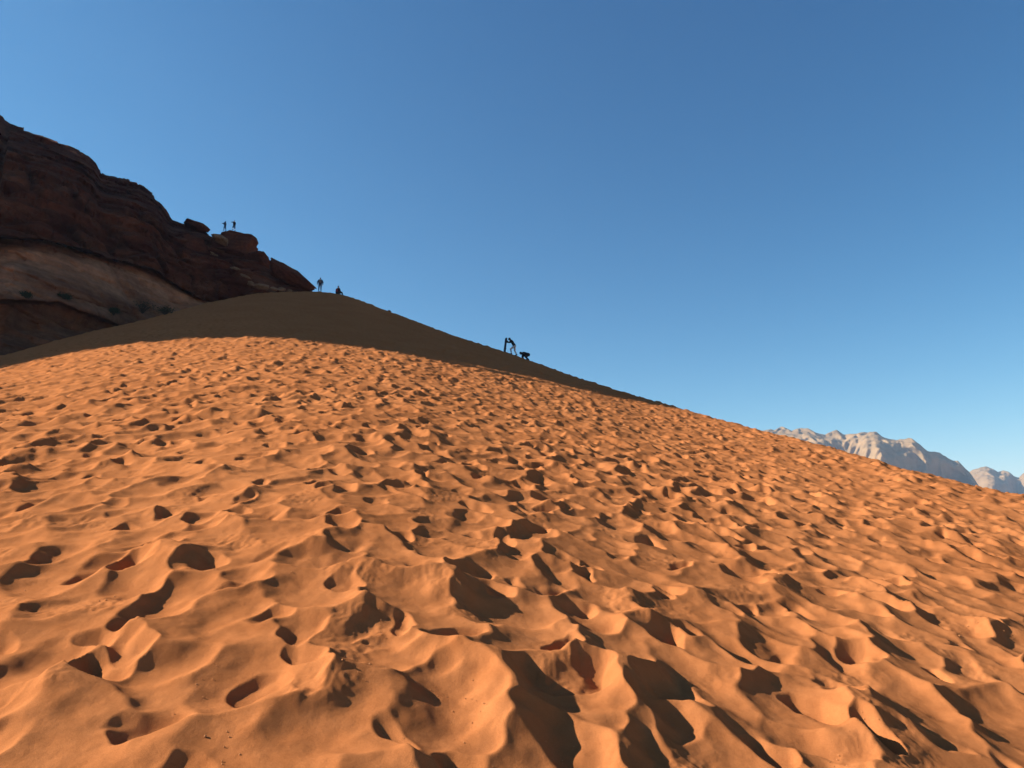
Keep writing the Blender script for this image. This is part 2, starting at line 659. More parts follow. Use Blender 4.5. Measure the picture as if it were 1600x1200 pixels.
SKY_A = [(900, 640), (1000, 650), (1120, 676), (1180, 676), (1208, 673), (1222, 669), (1236, 674), (1262, 673), (1275, 680), (1290, 681), (1307, 674), (1318, 679),
         (1330, 678), (1350, 678), (1366, 677), (1376, 683), (1390, 687), (1400, 690), (1412, 689), (1425, 688), (1440, 698), (1450, 705), (1464, 707),
         (1474, 713), (1488, 721), (1497, 723), (1505, 730), (1514, 738), (1524, 752), (1540, 775), (1570, 800), (1600, 815)]
SKY_B = [(1440, 770), (1480, 745), (1508, 741), (1520, 736), (1530, 733), (1540, 730), (1550, 734), (1560, 740), (1568, 736), (1576, 738), (1584, 744),
         (1592, 746), (1600, 741), (1615, 735), (1640, 742), (1700, 748), (1760, 770), (1820, 810)]
mountain('mountain_ridge', SKY_A, 2500, 420, 930, 1600, 420, 21, .08, [(930, 60), (1200, 90), (1274, -90), (1284, -60), (1306, 130), (1314, 150), (1345, 20), (1374, -110), (1382, -100), (1440, 60), (1505, 300), (1600, 330)])
mountain('mountain_ridge', SKY_B, 3900, 420, 1440, 1820, 240, 57, -.05, [(1440, 120), (1508, 60), (1552, -120), (1560, -90), (1588, 170), (1606, 60), (1640, -80), (1700, 160), (1820, 100)])


# ------------------------------------------------------------------ the cliff on the left
SKYL = [(0, 192), (25, 199), (50, 209), (100, 225), (130, 239), (150, 257), (158, 272), (170, 277), (185, 280),
        (215, 290), (240, 306), (252, 320), (262, 337), (270, 345), (290, 352), (318, 362), (345, 378), (380, 395), (405, 402), (430, 425), (455, 438), (480, 449),
        (500, 462), (530, 475)]
SKYD = [(0, 170), (150, 165), (250, 150), (330, 130), (400, 120), (450, 115), (490, 110), (530, 108)]
LIP = [(0, 363), (60, 367), (110, 377), (160, 391), (200, 400), (240, 413), (265, 430), (285, 447), (310, 462), (400, 480), (530, 490)]
LEDGE = [(0, 468), (90, 471), (125, 486), (165, 500), (200, 512), (300, 520), (530, 520)]


def prow():
    """outside the frame the unseen rock is shaped as a steep prow to cast the shadow: its edge is where the sun's rays to the shadow line on the sand pass"""
    sx, sy = math.sin(R(SUN_AZ)), math.cos(R(SUN_AZ))
    ea, eT = az_el(EDGE[:, 0], EDGE[:, 1])
    rr = np.linspace(12, 90, 1600)
    r = []
    for a_, t_, r0 in zip(ea, eT, EDGE[:, 2]):
        z = dune_base(rr, a_ + 0 * rr) / rr
        i = np.where(z >= t_)[0]
        r.append(rr[i[0]] if len(i) else r0)
    r = np.array(r)
    p = np.stack([r * np.sin(ea), r * np.cos(ea), r * eT], 1)
    lp = p[:, 0] * sx + p[:, 1] * sy
    L = 93.0
    d = L - lp
    q = p + np.stack([sx * d, sy * d, math.tan(R(SUN_EL)) * d], 1)
    print('EDGE', r.round(1), np.degrees(np.arctan2(q[:, 0], q[:, 1])).round(1), q[:, 2].round(1))
    return np.degrees(np.arctan2(q[:, 0], q[:, 1])), np.hypot(q[:, 0], q[:, 1]), q[:, 2]


def build_cliff():
    qa, qr, qz = prow()
    ph0 = math.degrees(az_el(0, 300)[0])
    # beyond the frame: azimuth, skyline distance, skyline height
    o = np.argsort(qa)
    qa, qr, qz = qa[o], qr[o], qz[o]
    off_a = np.concatenate([[qa[0] - 7, qa[0] - 3.0], qa, [qa[-1] + 2.5, (qa[-1] + ph0) / 2, ph0]])
    z0 = float(az_el(0, 192)[1] * 170)
    off_r = np.concatenate([[qr[0] - 6, qr[0] - 2], qr, [qr[-1] + 4, 128, 170]])
    off_z = np.concatenate([[6, qz[0] - 14], qz, [qz[-1] + 8, 84, z0]])
    aL = np.linspace(off_a[0], ph0 - .06, 260)
    aR = np.degrees(az_el(np.linspace(0, 530, 520), 300)[0])
    deg = np.concatenate([aL, aR])
    a1 = np.radians(deg)
    v = np.linspace(0, 1, 330)
    V, A = np.meshgrid(v, a1, indexing='ij')
    # photograph columns as azimuth tables

    def el(rows):
        t = np.array(rows, float)
        p, e = az_el(t[:, 0], t[:, 1])
        return np.interp(A, p, e)

    def tb(rows):
        t = np.array(rows, float)
        return np.interp(A, az_el(t[:, 0], 400 + 0 * t[:, 0])[0], t[:, 1])
    inn = A >= math.radians(ph0)
    sT = el(SKYL)
    sr = tb(SKYD)
    oz = np.interp(A, np.radians(off_a), off_z)
    oz = oz + .40 * perlin2(A * 130, 0 * A + 2.5, 91) + .22 * perlin2(A * 330, 0 * A + 5.5, 92)
    orr = np.interp(A, np.radians(off_a), off_r)
    sT = np.where(inn, sT, oz / orr)
    sr = np.where(inn, sr, orr)
    fT = el([(x, y + 22) for x, y, _ in CREST])
    fr = np.interp(A, PA, PR)
    dl = np.degrees(math.radians(ph0) - A)
    fT = np.where(inn, fT, fT - .0075 * dl)
    fr = np.where(inn, fr, 75 + .12 * dl)
    X = 800 + 1100 * np.tan(A)
    fr = fr + np.clip((X - 300) * .02, 0, 4)
    lT = el(LIP)
    lT = np.where(inn, lT, np.minimum(lT + .004 * dl, sT * .62))
    gT = el(LEDGE)
    gT = np.where(inn, gT, gT - .004 * dl)
    sr = np.maximum(sr, fr + 3)
    lT = np.maximum(np.minimum(lT, sT - .015), fT + .003)
    gT = np.maximum(np.minimum(gT, lT - .010), fT + .0015)
    foot_r = fr
    k = np.clip((sr - foot_r) / 100, .04, 1)          # how far the rock steps back in all
    st = 1 - sstep(math.radians(ph0 - 14), math.radians(ph0 - 3), A)      # the prow drops steeply from its edge
    f1, f2, f3 = .20 + .35 * st, .38 + .44 * st, .72 + .25 * st
    knots = [0, .12, .26, .28, .50, .54, .57, .70, .80, .92, 1.0]
    yk = [fT, fT * .45 + gT * .55, gT - .0024, gT + .0008, lT * .75 + gT * .25, lT - .0024, lT - .004, lT * .68 + sT * .32, lT * .36 + sT * .64, lT * .08 + sT * .92, sT]
    rk = [foot_r, foot_r + 6.5 * k ** .3, foot_r + 6.0 * k ** .3, foot_r + 3.8 * k ** .3, foot_r + 12 * k ** .5, foot_r + 17 * k ** .5, foot_r + 10.5 * k ** .5,
          foot_r * (1 - f1) + sr * f1, foot_r * (1 - f2) + sr * f2, foot_r * (1 - f3) + sr * f3, sr]
    y = np.zeros_like(V)
    r = np.zeros_like(V)
    for i in range(len(knots) - 1):
        m = (V >= knots[i]) & (V <= knots[i + 1])
        t = (V - knots[i]) / (knots[i + 1] - knots[i])
        y = np.where(m, yk[i] * (1 - t) + yk[i + 1] * t, y)
        r = np.where(m, rk[i] * (1 - t) + rk[i + 1] * t, r)
    # soften the knots a little along v
    for _ in range(3):
        y[1:-1] = (y[:-2] + 2 * y[1:-1] + y[2:]) / 4
        r[1:-1] = (r[:-2] + 2 * r[1:-1] + r[2:]) / 4
    a = A
    P = np.stack([r * np.sin(A), r * np.cos(A), r * y], -1)
    # rock relief: joints, ledges, hollows
    q = P.copy()
    warp = 1.6 * fbm3(P / 14.0, 3, 2)
    lay = perlin2((P[..., 2] + warp) * .55, 0 * V + 3.3, 31) * .9 + perlin2((P[..., 2] + warp * .7) * 1.5, 0 * V + 7.1, 32) * .5 + perlin2((P[..., 2] + warp * .6) * 3.6, 0 * V, 33) * .22
    lay = np.sign(lay) * np.abs(lay) ** .75
    big = fbm3(P / 19.0, 3, 41)
    mid = fbm3(P / 5.0 * np.array([1, 1, 1.6]), 4, 44)
    joint = np.maximum(0, .16 - np.abs(fbm3(P / 11.0 * np.array([1, 1, .25]), 2, 47))) * 9
    block = np.maximum(0, .10 - np.abs(fbm3(P / 4.5 * np.array([1, 1, .7]), 2, 52))) * 6
    upper = sstep(.54, .62, V)
    tanz = sstep(.27, .30, V) * (1 - sstep(.52, .55, V))
    edge = sstep(0, .04, V)
    endf = np.clip(k * 3, .18, 1)
    calm = 1 - .75 * (1 - sstep(math.radians(ph0 - 12), math.radians(ph0 - 3), A)) * sstep(.6, .9, V)   # relief damped on the unseen prow to keep its cast shadow line
    endf = endf * calm
    wp = P + 1.3 * np.stack([fbm3(P / 6.0, 2, 71), fbm3(P / 6.0, 2, 72), .6 * fbm3(P / 6.0, 2, 73)], -1)
    v1, g1 = cells3(wp / np.array([8.5, 8.5, 3.6]), 3)
    v2, g2 = cells3(wp / np.array([3.2, 3.2, 1.3]), 5)
    blocks = (v1 - .5) * 3.0 + (v2 - .5) * 1.15 + 1.0 * np.maximum(0, .10 - g1) * 10 * .8 + .5 * np.maximum(0, .12 - g2) * 8 * .6
    # thin open bedding cracks
    bz = (P[..., 2] + warp * .8) * .62
    bed = np.maximum(0, .07 - np.abs(perlin2(bz, 0 * V + 1.7, 81))) * 14 * sstep(-.1, .3, fbm3(P / 9.0, 2, 83))
    disp = (blocks * (.25 + .75 * upper) + bed * (1.1 + .6 * tanz) + 1.9 * big * (.45 + .9 * upper) + .8 * mid * (.5 + .8 * upper) + lay * (.45 + .10 * upper) + joint * (.25 + 1.1 * upper) + block * (.3 + .5 * upper)) * endf
    disp *= np.where(V > .9, 1 - .35 * (V - .9) / .1, 1)
    rr = r + disp
    up = (.45 * mid + .2 * lay - .35 * (v1 - .5) * 3 - .2 * (v2 - .5) * 2) * sstep(.85, 1, V) * endf
    keep = sstep(.72, .92, V)                          # near the skyline the relief runs along the slope
    P2 = np.stack([rr * np.sin(a), rr * np.cos(a), P[..., 2] * (1 + keep * (rr / r - 1)) + up], -1)
    # the back of the rock falls away out of sight
    back = []
    last = P2[-1]
    hor = last.copy()
    hor[:, 2] = 0
    hd = hor / np.linalg.norm(hor, axis=1)[:, None]
    for i, (d, dz) in enumerate(((2.5, .8), (7, 4.5), (14, 13), (22, 30), (26, 60))):
        b = last + hd * d
        b[:, 2] = np.maximum(last[:, 2] - dz + .8 * fbm2(b[:, 0] / 5, b[:, 1] / 5, 2, 5), PLAIN - 3) if i < 4 else PLAIN - 3
        back.append(b)
    co = np.concatenate([P2, np.array(back)], 0)
    tn = tanz * (.72 + .22 * sstep(.36, .52, V) + .50 * fbm3(P / np.array([7., 7., 3.5]), 4, 61) - .55 * np.minimum(bed, 1)) + (1 - tanz) * (.05 + .22 * np.maximum(0, fbm3(P / 8.0, 3, 63))) - .35 * joint * .3
    tn = tn - .35 * np.maximum(0, -lay) * tanz
    low = 1 - sstep(.25, .29, V)
    tn = tn + low * (.26 + .3 * np.maximum(0, fbm3(P / 9.0, 2, 66)))
    tn = np.concatenate([tn, np.repeat(tn[-1:], len(back), 0)], 0)
    return grid_mesh('cliff', co, M_CLIFF, tone=tn, kind='structure')


cliff = build_cliff()
bpy.context.view_layer.update()
from mathutils.bvhtree import BVHTree
_dg = bpy.context.evaluated_depsgraph_get()
CL_BVH = BVHTree.FromObject(cliff, _dg)
DU_BVH = BVHTree.FromObject(dune, _dg)


def hit(x, y):
    """the first place on cliff or dune that the sight line meets"""
    d = Vector(ray(x, y)).normalized()
    best = None
    for b in (CL_BVH, DU_BVH):
        h = b.ray_cast(Vector((0, 0, 0)), d)
        if h[0] is not None and (best is None or h[3] < best[1]):
            best = (h[0], h[3])
    return best[0] if best else None


# ------------------------------------------------------------------ boulders
def rock(name, x, y, w, h, dist, mat, seed, depth=None, tilt=0., square=3.0, rough=.16, sub=5, yaw=0.0):
    """a weathered block: w, h are its photographed extent in pixels at that distance"""
    s = dist / F
    c = Vector(at(x, y, dist))
    ico = bmesh.new()
    bmesh.ops.create_icosphere(ico, subdivisions=sub, radius=1)
    co = np.array([v.co[:] for v in ico.verts])
    # squared-off ball
    p = np.abs(co) ** square
    co = co / (p.sum(1) ** (1 / square))[:, None]
    # flat broken faces
    rs = np.random.RandomState(seed)
    for _ in range(20):
        n = rs.normal(size=3)
        n /= np.linalg.norm(n)
        lim = rs.uniform(.66, 1.0)
        d = co @ n
        co = co - np.maximum(0, d - lim)[:, None] * n[None, :]
    co = co + co * (rough * .5 * fbm3(co * 1.3 + seed, 3, seed))[:, None] + co * (rough * .55 * fbm3(co * np.array([2., 2., 6.]) + seed, 2, seed + 1))[:, None]
    ext = (co.max(0) - co.min(0)) / 2
    co = (co - (co.max(0) + co.min(0)) / 2) / ext
    dp = depth if depth else (w + h) / 2
    co = co * np.array([w * s / 2, dp * s / 2, h * s / 2])
    rot = Matrix.Rotation(-math.atan2(c.x, c.y) + R(yaw), 4, 'Z') @ Matrix.Rotation(R(tilt), 4, 'Y')
    for v, q in zip(ico.verts, co):
        v.co = q
    for f in ico.faces:
        f.smooth = True
    me = bpy.data.meshes.new(name)
    ico.to_mesh(me)
    ico.free()
    me.materials.append(mat)
    o = bpy.data.objects.new(name, me)
    o.matrix_world = Matrix.Translation(c) @ rot
    COL.objects.link(o)
    return o


b1 = rock('boulder', 308, 353, 38, 13, 131, M_BOULDER, 3, depth=26, tilt=15, square=5, rough=.10)
tag(b1, 'flat reddish brown boulder balanced on the cliff top and overhanging to the right', 'boulder')
b2 = rock('boulder', 366, 388, 68, 50, 121, M_BOULDER, 8, depth=60, tilt=7, square=3.3, rough=.16)
tag(b2, 'big rounded dark boulder on the cliff ridge that two people stand on', 'boulder')
b3 = rock('boulder', 343, 374, 27, 16, 117.6, M_PALE, 17, depth=30, tilt=22, square=6, rough=.14)
tag(b3, 'pale yellow wedge of rock under the left standing person on the ridge', 'boulder')
b4 = rock('boulder', 455, 434, 84, 28, 110, M_BOULDER, 22, depth=40, tilt=32, square=3.4, rough=.12)
tag(b4, 'long dark slab of rock slanting down to the dune crest', 'boulder')
b5 = rock('boulder', 405, 407, 44, 30, 117, M_BOULDER, 27, depth=40, tilt=38, square=3.0, rough=.15)
tag(b5, 'dark tilted block between the rounded boulder and the long slab', 'boulder')
b6 = rock('boulder', 392, 425, 60, 26, 114, M_BOULDER, 33, depth=40, tilt=22, square=3.0, rough=.2)
tag(b6, 'dark broken rock mass below the boulder the people stand on', 'boulder')
b7 = rock('boulder', 300, 392, 50, 52, 118, M_BOULDER, 38, depth=50, tilt=10, square=3.0, rough=.2)
tag(b7, 'jutting dark bulge of rock below the balanced flat boulder', 'boulder')
pale = [(408, 449, 24, 10, 4), (426, 452, 16, 8, -6), (394, 444, 14, 8, 8), (440, 453, 13, 7, 0), (383, 432, 18, 5, 24), (368, 420, 16, 4, 20), (334, 398, 14, 6, 15), (452, 455, 10, 5, 0)]
plab = ['widest pale tan stone of the rubble where the cliff meets the dune crest', 'pale stone right of the widest one in the rubble at the crest',
        'pale stone left of the widest one in the rubble at the crest', 'small pale stone under the long dark slab at the dune crest',
        'flat pale strip of stone on the dark slope above the rubble', 'thin pale flake of stone high on the dark slope below the rounded boulder',
        'pinkish pale stone on the dark slope left below the rounded boulder', 'smallest pale stone at the right end of the crest rubble']
for i, ((x, y, w, h, t), lb) in enumerate(zip(pale, plab)):
    p = hit(x, y)
    d = (math.hypot(p.x, p.y) - .2) if p else 90
    tag(rock('stone', x, y, w, h, min(d, 109 if y > 430 else 122), M_PALE, 60 + i, tilt=t, rough=.22, sub=3), lb, 'stone', 'pale stones on the dark rock slope')
tag(rock('stone', 608, 487, 7, 5, 94.5, M_BOULDER, 91, rough=.25, sub=3), 'lone small dark stone on the skyline of the dune crest', 'stone')
tag(rock('stone', 486, 452, 7, 5, 103, M_BOULDER, 93, rough=.25, sub=3), 'small dark stone at the tip of the long slab beside the walking person', 'stone')


# ------------------------------------------------------------------ shrubs
M_LEAF = plain('dry_green_leaf', (.028, .036, .020))
M_TWIG = plain('grey_twig', (.045, .034, .026))


def shrub(x, y, wpx, hpx, label, leafy, seed):
    p = hit(x, y + hpx * .4)
    c = Vector(p)
    s = math.hypot(c.x, c.y) / F
    rs = random.Random(seed)
    root = bpy.data.objects.new('desert_shrub', None)
    COL.objects.link(root)
    root.location = c - c.normalized() * .1
    tag(root, label, 'shrub', 'shrubs at the foot of the cliff')
    W, Hh = wpx * s / 2, hpx * s
    tw = bmesh.new()
    lf = bmesh.new()
    for i in range(46):
        a = rs.uniform(0, 6.28)
        k = math.sqrt(rs.random())
        tip = Vector((W * k * math.cos(a), W * .7 * k * math.sin(a), Hh * (1 - .55 * k * k) * rs.uniform(.6, 1)))
        mid_ = tip * .5 + Vector((rs.uniform(-.1, .1), rs.uniform(-.1, .1), .12 * Hh))
        pts = [Vector((rs.uniform(-.06, .06), rs.uniform(-.06, .06), -.1)), mid_, tip]
        rad = [.028, .018, .008]
        prev = None
        for q, r_ in zip(pts, rad):
            ring = [tw.verts.new(q + Vector((r_ * math.cos(t), r_ * math.sin(t), 0))) for t in (0, 2.1, 4.2)]
            if prev:
                for j in range(3):
                    tw.faces.new((prev[j], prev[(j + 1) % 3], ring[(j + 1) % 3], ring[j]))
            prev = ring
        for j in range(26 if leafy else 9):
            t = rs.uniform(.35, 1.05)
            q = mid_.lerp(tip, (t - .35) / .7) + Vector((rs.gauss(0, .14), rs.gauss(0, .14), rs.gauss(0, .12)))
            n = Vector((rs.gauss(0, 1), rs.gauss(0, 1), rs.gauss(0, 1))).normalized()
            u = n.orthogonal().normalized() * rs.uniform(.05, .10)
            w_ = n.cross(u).normalized() * .035
            lf.faces.new([lf.verts.new(q + u), lf.verts.new(q + w_), lf.verts.new(q - u), lf.verts.new(q - w_)])
    for nm, bm, m in (('twigs', tw, M_TWIG), ('foliage', lf, M_LEAF)):
        me = bpy.data.meshes.new(nm)
        bm.to_mesh(me)
        bm.free()
        me.materials.append(m)
        o = bpy.data.objects.new(nm, me)
        COL.objects.link(o)
        o.parent = root
    return root


shrub(177, 487, 18, 12, 'small green shrub on the pale rock shelf left of the wide dry bush', True, 5)
shrub(222, 480, 44, 22, 'wide dry dark bush where the pale rock meets the shaded sand', False, 6)
shrub(258, 486, 30, 13, 'low dry bush right of the wide one along the shaded sand', False, 7)
shrub(40, 462, 14, 7, 'grey green shrub on the ledge at the far left of the cliff', True, 8)
shrub(100, 464, 22, 6, 'low grey green shrub on the ledge in the middle of the cliff foot', True, 9)


# ------------------------------------------------------------------ people
def mesh_from(segs, name, mat, parent, voxel=.013, smooth=4):
    """tapered round segments merged into one continuous skin"""
    bm = bmesh.new()
    for s in segs:
        if s[0] == 'ball':
            _, c, rad, rot = s
            mt = Matrix.Translation(Vector(c)) @ (rot if rot else Matrix()) @ Matrix.Diagonal((*rad, 1))
            bmesh.ops.create_icosphere(bm, subdivisions=3, radius=1, matrix=mt)
        else:
            p0, r0, p1, r1 = s
            p0, p1 = Vector(p0), Vector(p1)
            d = p1 - p0
            L = d.length
            if L > 1e-4:
                mt = Matrix.Translation((p0 + p1) / 2) @ d.to_track_quat('Z', 'Y').to_matrix().to_4x4()
                bmesh.ops.create_cone(bm, cap_ends=True, segments=14, radius1=r0, radius2=r1, depth=L, matrix=mt)
            for p, r_ in ((p0, r0), (p1, r1)):
                bmesh.ops.create_icosphere(bm, subdivisions=2, radius=r_, matrix=Matrix.Translation(p))
    me = bpy.data.meshes.new(name)
    bm.to_mesh(me)
    bm.free()
    o = bpy.data.objects.new(name, me)
    COL.objects.link(o)
    md = o.modifiers.new('remesh', 'REMESH')
    md.mode = 'VOXEL'
    md.voxel_size = voxel
    sm = o.modifiers.new('smooth', 'SMOOTH')
    sm.iterations = smooth
    sm.factor = .5
    dg = bpy.context.evaluated_depsgraph_get()
    new = bpy.data.meshes.new_from_object(o.evaluated_get(dg))
    o.modifiers.clear()
    old = o.data
    o.data = new
    bpy.data.meshes.remove(old)
    new.name = name
    new.materials.clear()
    new.materials.append(mat)
    for p in new.polygons:
        p.use_smooth = True
    if parent:
        o.parent = parent
    return o


M_SKIN = plain('skin', (.42, .24, .16), .6)
M_HAIR = plain('dark_hair', (.025, .02, .018), .7)
M_NAVY = plain('navy_cloth', (.028, .038, .075))
M_BLACK = plain('black_cloth', (.016, .017, .020))
M_JEAN = plain('dark_denim', (.035, .055, .10))
M_GREY = plain('light_grey_cloth', (.33, .36, .40))
M_SHOE = plain('dark_shoe', (.03, .027, .025))
M_EYE = plain('eye', (.03, .02, .02), .3)
M_BLUEHAT = plain('blue_knit', (.06, .12, .22))
M_RED = plain('dark_red_cloth', (.20, .03, .04))
M_PACK = plain('grey_pack', (.11, .10, .11))
M_BOARD = plain('dark_board', (.02, .03, .05), .4)


def hand(segs, wrist, direc, side):
    """palm, four bent fingers of different length and a thumb from the side of the palm"""
    d = Vector(direc).normalized()
    up = Vector((0, 0, 1))
    s = d.cross(up)
    s = s.normalized() if s.length > .05 else Vector((1, 0, 0))
    n = s.cross(d).normalized()
    w = Vector(wrist)
    k = w + d * .085
    for o in (-.024, 0, .024):
        segs.append((w + s * o * .7 + d * .02, .019, k + s * o, .016))
    for o, L in ((-.031, .060), (-.010, .076), (.011, .070), (.031, .055)):
        b = k + s * o
        m = b + d * L * .55 - n * .008
        t = m + d * L * .38 - n * .026
        segs.append((b, .0098, m, .0092))
        segs.append((m, .0092, t, .0085))
    b = w + d * .035 + s * side * .034
    m = b + d * .032 + s * side * .026 - n * .008
    segs.append((b, .014, m, .011))
    segs.append((m, .011, m + d * .03 + s * side * .004 - n * .012, .0095))


def person(loc, yaw, J, label, jacket, trousers, hair_mat=M_HAIR, sleeves=True, shorts=False, hood=None, size=1.0, beanie=None):
    """J: joints in metres, facing +Y, z = 0 on the ground"""
    root = bpy.data.objects.new('person', None)
    COL.objects.link(root)
    root.location = loc
    root.rotation_euler = (0, 0, yaw)
    root.scale = (size,) * 3
    tag(root, label, 'person')
    V = {k: Vector(v) for k, v in J.items()}
    hd = V['head']
    nk = V['neck']
    fd = V.get('look', Vector((0, 1, 0))).normalized()
    upv = (hd - nk).normalized()
    sd = fd.cross(upv).normalized()
    upv = sd.cross(fd).normalized()
    rot = Matrix((sd, fd, upv)).transposed().to_4x4()
    hp = (V['hipL'] + V['hipR']) / 2
    ch = (V['shL'] + V['shR']) / 2
    fwd = (V['shR'] - V['shL']).cross(ch - hp)
    fwd = fwd.normalized() if fwd.length > .001 else Vector((0, 1, 0))
    mid_ = hp.lerp(ch, .5)
    body = []
    body.append(('ball', hd, (.075, .095, .115), rot))
    body.append((hd - upv * .06 + fd * .03, .052, hd - upv * .085 + fd * .05, .035))       # jaw
    body.append((hd + fd * .088 + upv * .005, .010, hd + fd * .105 - upv * .022, .015))     # nose
    for s_ in (-1, 1):
        body.append(('ball', hd + sd * s_ * .077 - upv * .005, (.014, .022, .032), rot))
    body.append((nk, .055, hd - upv * .06, .050))
    body += [(V['shL'], .07, V['shR'], .07), (hp, .135, mid_, .118), (mid_, .118, ch - (ch - hp).normalized() * .06, .125), (V['hipL'], .10, V['hipR'], .10), (ch, .09, nk, .058)]
    arms, legs, feet = [], [], []
    for s_ in 'LR':
        body += [(V['sh' + s_], .056, V['el' + s_], .043), (V['el' + s_], .042, V['wr' + s_], .029)]
        arms += [(V['sh' + s_], .078, V['el' + s_], .064), (V['el' + s_], .062, V['wr' + s_].lerp(V['el' + s_], .06), .050)]
        hd_dir = V.get('hd' + s_, V['wr' + s_] - V['el' + s_])
        hand(body, V['wr' + s_], hd_dir, 1 if s_ == 'L' else -1)
        body += [(V['hip' + s_], .088, V['kn' + s_], .060), (V['kn' + s_], .057, V['an' + s_], .038)]
        sh = V['kn' + s_].lerp(V['an' + s_], .12) if shorts else V['an' + s_] + (V['kn' + s_] - V['an' + s_]) * .08
        legs += [(V['hip' + s_], .108, V['kn' + s_], .083 if not shorts else .10)]
        legs += [(V['kn' + s_], .080 if not shorts else .10, sh, .062 if not shorts else .098)]
        td = V.get('toe' + s_, Vector((0, 1, 0))).normalized()
        an = V['an' + s_]
        body.append((an - Vector((0, 0, .03)), .035, an + td * .13 - Vector((0, 0, .05)), .03))
        feet += [(an - td * .05 - Vector((0, 0, .045)), .047, an + td * .15 - Vector((0, 0, .052)), .042), (an, .048, an + td * .06 - Vector((0, 0, .03)), .046)]
    mesh_from(body, 'body', M_SKIN, root, .014)
    jk = [(V['shL'], .092, V['shR'], .092), (hp + (ch - hp) * .05, .155, mid_, .145), (mid_, .145, ch - (ch - hp).normalized() * .06, .15), (ch, .11, ch.lerp(nk, .75), .075)]
    for s_ in 'LR':
        jk.append((V['hip' + s_] + (ch - hp) * .06, .115, V['sh' + s_] * .82 + ch * .18 - (ch - hp).normalized() * .1, .105))
    mesh_from(jk + arms, 'jacket', jacket, root, .02)
    mesh_from(legs + [(V['hipL'], .118, V['hipR'], .118), (hp, .14, hp + (ch - hp) * .12, .14)], 'shorts' if shorts else 'trousers', trousers, root, .02)
    for k_ in (0, 2):
        mesh_from(feet[k_:k_ + 2], 'shoe', M_SHOE, root, .014, 3)
    if hood:
        mesh_from([('ball', hd - fd * .02 + upv * .01, (.108, .125, .138), rot), (hd - fd * .04 - upv * .05, .10, nk - fd * .02, .09)], 'hood', hood, root, .018)
    elif beanie:
        mesh_from([('ball', hd - fd * .006 + upv * .035, (.09, .108, .10), rot), (hd + upv * .1, .04, hd + upv * .14, .035)], 'knit_hat', beanie, root, .014)
    else:
        mesh_from([('ball', hd - fd * .022 + upv * .026, (.083, .095, .108), rot)], 'hair', hair_mat, root, .014)
    for s_ in (-1, 1):
        bm = bmesh.new()
        bmesh.ops.create_uvsphere(bm, u_segments=8, v_segments=6, radius=.011, matrix=Matrix.Translation(hd + fd * .086 + sd * s_ * .031 + upv * .012))
        me = bpy.data.meshes.new('eye')
        bm.to_mesh(me)
        bm.free()
        me.materials.append(M_EYE)
        o = bpy.data.objects.new('eye', me)
        COL.objects.link(o)
        o.parent = root
    bm = bmesh.new()
    bmesh.ops.create_uvsphere(bm, u_segments=10, v_segments=6, radius=1, matrix=Matrix.Translation(hd + fd * .082 - upv * .052) @ rot @ Matrix.Diagonal((.026, .012, .008, 1)))
    me = bpy.data.meshes.new('mouth')
    bm.to_mesh(me)
    bm.free()
    me.materials.append(plain('lips', (.30, .11, .09), .5))
    o = bpy.data.objects.new('mouth', me)
    COL.objects.link(o)
    o.parent = root
    return root


def stand(**kw):
    J = dict(head=(0, .03, 1.64), neck=(0, 0, 1.47), shL=(-.19, 0, 1.42), shR=(.19, 0, 1.42), elL=(-.27, -.02, 1.13), elR=(.27, -.02, 1.13), wrL=(-.27, .08, .88), wrR=(.27, .08, .88),
             hipL=(-.10, 0, .92), hipR=(.10, 0, .92), knL=(-.12, .03, .50), knR=(.12, .03, .50), anL=(-.14, -.02, .09), anR=(.14, -.02, .09))
    J.update(kw)
    return J


bpy.context.view_layer.update()
_dg = bpy.context.evaluated_depsgraph_get()


def top_of(objs, x, y_from, dist):
    """the place on top of these that stands highest in view under a sight column"""
    trees = [(BVHTree.FromObject(o, _dg), o.matrix_world.copy(), o.matrix_world.inverted()) for o in objs]
    best = None
    for d in np.linspace(dist - 3.5, dist + 3, 27):
        p = Vector(at(x, y_from, d))
        z = None
        for t, m, mi in trees:
            h = t.ray_cast(mi @ Vector((p.x, p.y, p.z + 30)), (mi.to_3x3() @ Vector((0, 0, -1))).normalized())
            if h[0] is not None:
                q = (m @ h[0]).z
                z = q if z is None else max(z, q)
        if z is not None and (best is None or z / d > best[0]):
            best = (z / d, Vector((p.x, p.y, z)))
    return best[1]


# yaw: figures face +Y locally; +90 deg turns them to face the left of the picture
pA = top_of([b2, b3, cliff], 352, 350, 118.0)
person(pA + Vector((0, 0, .12)), R(78), stand(elL=(-.24, .24, 1.30), wrL=(-.14, .52, 1.40), hdL=(.1, .9, .1), elR=(.26, .20, 1.22), wrR=(.10, .46, 1.38), hdR=(0, 1, .2), anL=(-.17, .05, .09), anR=(.15, -.16, .09), knL=(-.14, .08, .5), knR=(.13, -.02, .5)),
       'left of two people on the big ridge boulder, in long dark trousers, arm held out', M_NAVY, M_JEAN, hood=M_NAVY, size=.98)
pB = top_of([b2, b3, cliff], 366.3, 350, 119.0)
person(pB + Vector((0, 0, .12)), R(62), stand(elL=(-.42, .18, 1.36), wrL=(-.16, .44, 1.42), hdL=(.5, .6, .1), elR=(.34, .18, 1.22), wrR=(.12, .40, 1.36), hdR=(-.3, .8, .2), anL=(-.20, .03, .09), anR=(.20, -.05, .09), knL=(-.17, .06, .5), knR=(.17, .04, .5)),
       'right of two people on the big ridge boulder, in shorts with bare calves', M_BLACK, M_NAVY, shorts=True, size=1.02)


